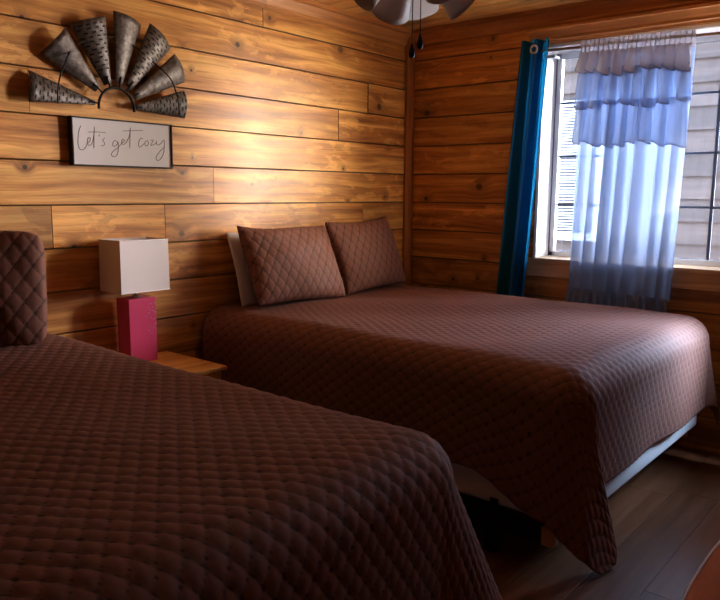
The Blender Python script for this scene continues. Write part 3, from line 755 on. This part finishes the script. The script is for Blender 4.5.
# ------------------------------------------------------------------ ceiling fan
FX, FY, FD = -2.36, -1.74, -.05
fan = empty('ceiling_fan', (FX, FY, CEIL), 'white ceiling fan with frosted glass lights and pull chains overhead', 'ceiling fan')
def T(x, y, z): return Matrix.Translation((x, y, z))
mb = MB(); mb.lathe([(.070, 2.433), (.068, 2.40), (.040, 2.37), (.016, 2.365)], T(FX, FY, 0)); mb.build('canopy', M_WHITEMETAL, fan)
mb = MB(); mb.lathe([(.012, 2.375), (.012, 2.20)], T(FX, FY, 0), n=14); mb.build('downrod', M_WHITEMETAL, fan)
mb = MB(); mb.lathe([(.03, 2.20), (.075, 2.19), (.105, 2.15), (.110, 2.09), (.095, 2.05), (.060, 2.035), (.050, 2.03)], T(FX, FY, 0), n=36); mb.build('motor', M_WHITEMETAL, fan)
mb = MB(); mb.lathe([(.050, 2.031), (.058, 2.02), (.060, 1.985), (.048, 1.965), (.020, 1.955), (.010, 1.945)], T(FX, FY, 0), n=30); lk = mb.build('light_kit', M_WHITEMETAL, fan)
VIEW = 39.9
for k in range(5):
    az = math.radians(VIEW - 6 + 72 * k)
    M = T(FX, FY, 2.045) @ Matrix.Rotation(az, 4, 'Z') @ Matrix.Rotation(math.radians(4.5), 4, 'Y') @ Matrix.Rotation(math.radians(-13), 4, 'X')
    n = 24; out = []
    for i in range(n + 1):     # blade outline: rounded tip
        pass
    up = []; lo = []
    for i in range(25):
        t = i / 24; x = .17 + .43 * t; w = .052 + .018 * min(1, t * 1.6)
        if t > .84: w *= math.sqrt(max(0, 1 - ((t - .84) / .16) ** 2.2))
        up.append((x, w)); lo.append((x, -w))
    ol = up + lo[::-1][1:]
    vs = [M @ Vector((x, y, .004)) for x, y in ol] + [M @ Vector((x, y, -.004)) for x, y in ol]; m = len(ol)
    mb = MB(); mb.add(vs, [tuple(range(m)), tuple(range(m, 2 * m))[::-1]] + [(i, (i+1) % m, m + (i+1) % m, m + i) for i in range(m)])
    bl = mb.build('blade', M_WHITEMETAL, fan)
    mb = MB(); bm = bmesh.new(); bmesh.ops.create_cube(bm, size=1, matrix=Matrix.Translation((.145, 0, -.007)) @ Matrix.Diagonal((.15, .032, .006, 1))); bmesh.ops.bevel(bm, geom=bm.edges[:], offset=.002, segments=1, affect='EDGES'); mb.bm(bm, .5, 0, False, M); mb.build('blade_iron', M_WHITEMETAL, bl)
for k in range(4):
    az = math.radians(VIEW + 202 + 90 * k - 90 * 0)
    M = T(FX, FY, 1.985) @ Matrix.Rotation(az, 4, 'Z') @ T(.085, 0, 0) @ Matrix.Rotation(math.radians(128), 4, 'Y')
    mb = MB()   # bell shade opening outward and down, local +z is outward
    pr = [(.022, .0), (.026, .012), (.040, .032), (.053, .060), (.058, .085), (.064, .105), (.061, .1055), (.055, .085), (.050, .060), (.037, .034), (.022, .014), (.018, .002)]
    mb.lathe(pr, M, n=36, caps=False); shd = mb.build('glass_shade', M_FROST, lk)
    mb = MB(); mb.lathe([(.014, -.03), (.020, -.01), (.021, .006), (.012, .008)], M, n=20); mb.build('socket', M_WHITEMETAL, shd)
    mb = MB(); mb.lathe([(.010, .004), (.014, .020), (.024, .045), (.026, .058), (.020, .074), (.008, .082), (.002, .083)], M, n=20); mb.build('bulb', M_FROST, shd)
for (x, y, z0, z1) in ((-2.375, -1.775, 1.955, 1.812), (-2.388, -1.757, 1.955, 1.788)):
    mb = MB(); mb.tube([(x, y, z0), (x, y, (z0 + z1) / 2), (x, y, z1)], .0014, n=6); ch = mb.build('pull_chain', M_CHAIN, lk)
    mb = MB(); mb.lathe([(.002, 0), (.004, -.006), (.0085, -.022), (.0095, -.030), (.007, -.038), (.002, -.041)], T(x, y, z1), n=16); mb.build('pull', M_PULL, ch)

# ------------------------------------------------------------------ wooden table at the lower right
tb = empty('wooden_table', (-2.75, -3.02, 0), 'reddish wooden table with rounded edge at the lower right corner', 'table')
ta, tb_, tcx, tcy, tz = .78, .315, -2.78, -3.023, .745
def oval(k, z, n=72): return [(tcx + ta * k * math.cos(2*PI*i/n), tcy + (tb_ - (1-k) * ta) * math.sin(2*PI*i/n), z) for i in range(n)]
mb = MB(); rings = [oval(.97, tz - .030), oval(.992, tz - .028), oval(1, tz - .018), oval(1, tz - .008), oval(.994, tz - .001), oval(.985, tz)]
n = 72; vs = sum(rings, []); fs = []
for i in range(5):
    for k in range(n): fs.append((i*n+k, i*n+(k+1) % n, (i+1)*n+(k+1) % n, (i+1)*n+k))
fs.append(tuple(range(n))[::-1]); fs.append(tuple(range(5*n, 6*n)))
mb.add(vs, fs, [[(vs[q][0], vs[q][1]) for q in f] for f in fs], .5); mb.build('tabletop', M_TABLE, tb)
mb = MB(); q = oval(1.001, tz - .006, 96); mb.tube(q + [q[0]], .0035, n=8); mb.build('edge_band', plain('pale_edge_band', (.62, .50, .44), .35), tb)
for sx in (-1, 1):
    for sy in (-1, 1):
        x, y = tcx + sx * .48, tcy + sy * .16
        mb = MB(); mb.lathe([(.014, 0), (.016, .02), (.026, tz - .10), (.026, tz - .0305)], T(x, y, 0), n=16); mb.build('leg', M_TABLE, tb)

# ------------------------------------------------------------------ light
world = bpy.data.worlds.new('sky'); scene.world = world; GLOW, SKY = 90.0, 8.0; world.use_nodes = True
wn = world.node_tree; bg = wn.nodes['Background']
tc = wn.nodes.new('ShaderNodeTexCoord'); sp = wn.nodes.new('ShaderNodeSeparateXYZ'); wn.links.new(tc.outputs['Generated'], sp.inputs[0])
sky = ramp(wn, sp.outputs[2], [(0.0, (.80, .87, 1)), (.6, (.50, .68, 1))])
az = mathn(wn, 'ARCTAN2', sp.outputs[1], sp.outputs[0])       # bright sector added to the sky, shaped to light the room past the cabin
D2R = PI / 180
g_az = mathn(wn, 'MULTIPLY', smooth(wn, az, -86 * D2R, -80 * D2R), mathn(wn, 'SUBTRACT', 1.0, smooth(wn, az, -40 * D2R, -31 * D2R)))
g_el = mathn(wn, 'SUBTRACT', 1.0, smooth(wn, sp.outputs[2], .78, .97))
glow = mathn(wn, 'MULTIPLY', g_az, g_el)
wn.links.new(mix(wn, glow, sky, (1, .90, .80)), bg.inputs['Color'])
up = mathn(wn, 'MULTIPLY_ADD', smooth(wn, sp.outputs[2], .40, .85), 22.0, SKY)
wn.links.new(mathn(wn, 'MULTIPLY_ADD', glow, GLOW, up), bg.inputs['Strength'])
def area(name, loc, rot, sx, sy, power, col, portal=False):
    d = bpy.data.lights.new(name, 'AREA'); d.shape = 'RECTANGLE'; d.size = sx; d.size_y = sy; d.energy = power; d.color = col
    if portal: d.cycles.is_portal = True
    o = bpy.data.objects.new(name, d); COL.objects.link(o); o.location = loc; o.rotation_euler = rot; return o
area('window_portal', (.23, (WY0 + WY1) / 2, (WZ0 + WZ1) / 2), (0, PI / 2, 0), WZ1 - WZ0, WY0 - WY1, 1, (1, 1, 1), True)

def aim(o, d): o.rotation_euler = Vector(d).to_track_quat('-Z', 'Y').to_euler()
lt = area('fill_lamp_headboard_wall', (-.13, -1.155, 1.70), (0, 0, 0), .030, .95, 4.6, (1, .90, .68)); lt.data.spread = math.radians(74); aim(lt, (-.78, .62, .01))  # added strip lamp, itself unseen, brightens the headboard wall
l2 = area('fill_lamp_bed_foot', (-.08, -2.68, 1.12), (0, 0, 0), .03, .5, 5.5, (.52, .73, 1)); l2.data.spread = math.radians(54); aim(l2, (-.54, .60, -.50))  # extra cool lamp out of view, added to light the far bed's foot
l4 = area('fill_lamp_wall_corner', (-.22, -1.50, 1.55), (0, 0, 0), .06, 1.0, 2.6, (1, .90, .82)); l4.data.spread = math.radians(115); aim(l4, (-.45, .89, .08))  # invented warm lamp in front of the sheer, lifts the dark corner boards
l5 = area('fill_lamp_ceiling', (-.35, -1.85, 1.15), (0, 0, 0), .5, 1.2, 7, (1, .92, .82)); l5.data.spread = math.radians(105); aim(l5, (-.46, .22, .86))  # unseen lamp added to brighten ceiling and fan from below
l6 = area('fill_lamp_sheer_bottom', (.09, -1.55, 2.15), (0, 0, 0), .10, .62, 5, (.66, .80, 1)); l6.data.spread = math.radians(70); l6.rotation_euler = (0, math.radians(10), 0)  # lamp added behind the sheer to brighten its lower part
l3 = area('fill_lamp_below_sill', (.75, -1.92, .25), (0, 0, 0), 1.0, 1.9, 150, (1, .93, .84)); aim(l3, (-.62, 0, .78))  # added lamp hidden outside under the sill, throws light up to the ceiling
# ------------------------------------------------------------------ camera
cam = bpy.data.cameras.new('camera'); co = bpy.data.objects.new('camera', cam); COL.objects.link(co); scene.camera = co
cam.sensor_fit = 'HORIZONTAL'; cam.sensor_width = 36; cam.lens = 721.92 / 720 * 36; cam.clip_start = .02
p, yw, rl = math.radians(-8.513), math.radians(39.893), math.radians(.461)
F = Vector((math.cos(p) * math.cos(yw), math.cos(p) * math.sin(yw), math.sin(p))); R = Vector((math.sin(yw), -math.cos(yw), 0)); U = R.cross(F)
R2 = R * math.cos(rl) + U * math.sin(rl); U2 = -R * math.sin(rl) + U * math.cos(rl)
m = Matrix((R2, U2, -F)).transposed().to_4x4(); m.translation = (-4.093, -3.0, 1.375); co.matrix_world = m
scene.view_settings.view_transform = 'Standard'; scene.view_settings.look = 'None'; scene.view_settings.exposure = .22; scene.view_settings.gamma = .85
scene.cycles.use_denoising = True
scene.cycles.max_bounces = 14; scene.cycles.diffuse_bounces = 8; scene.cycles.transparent_max_bounces = 24; scene.cycles.transmission_bounces = 10
scene.cycles.sample_clamp_indirect = 8
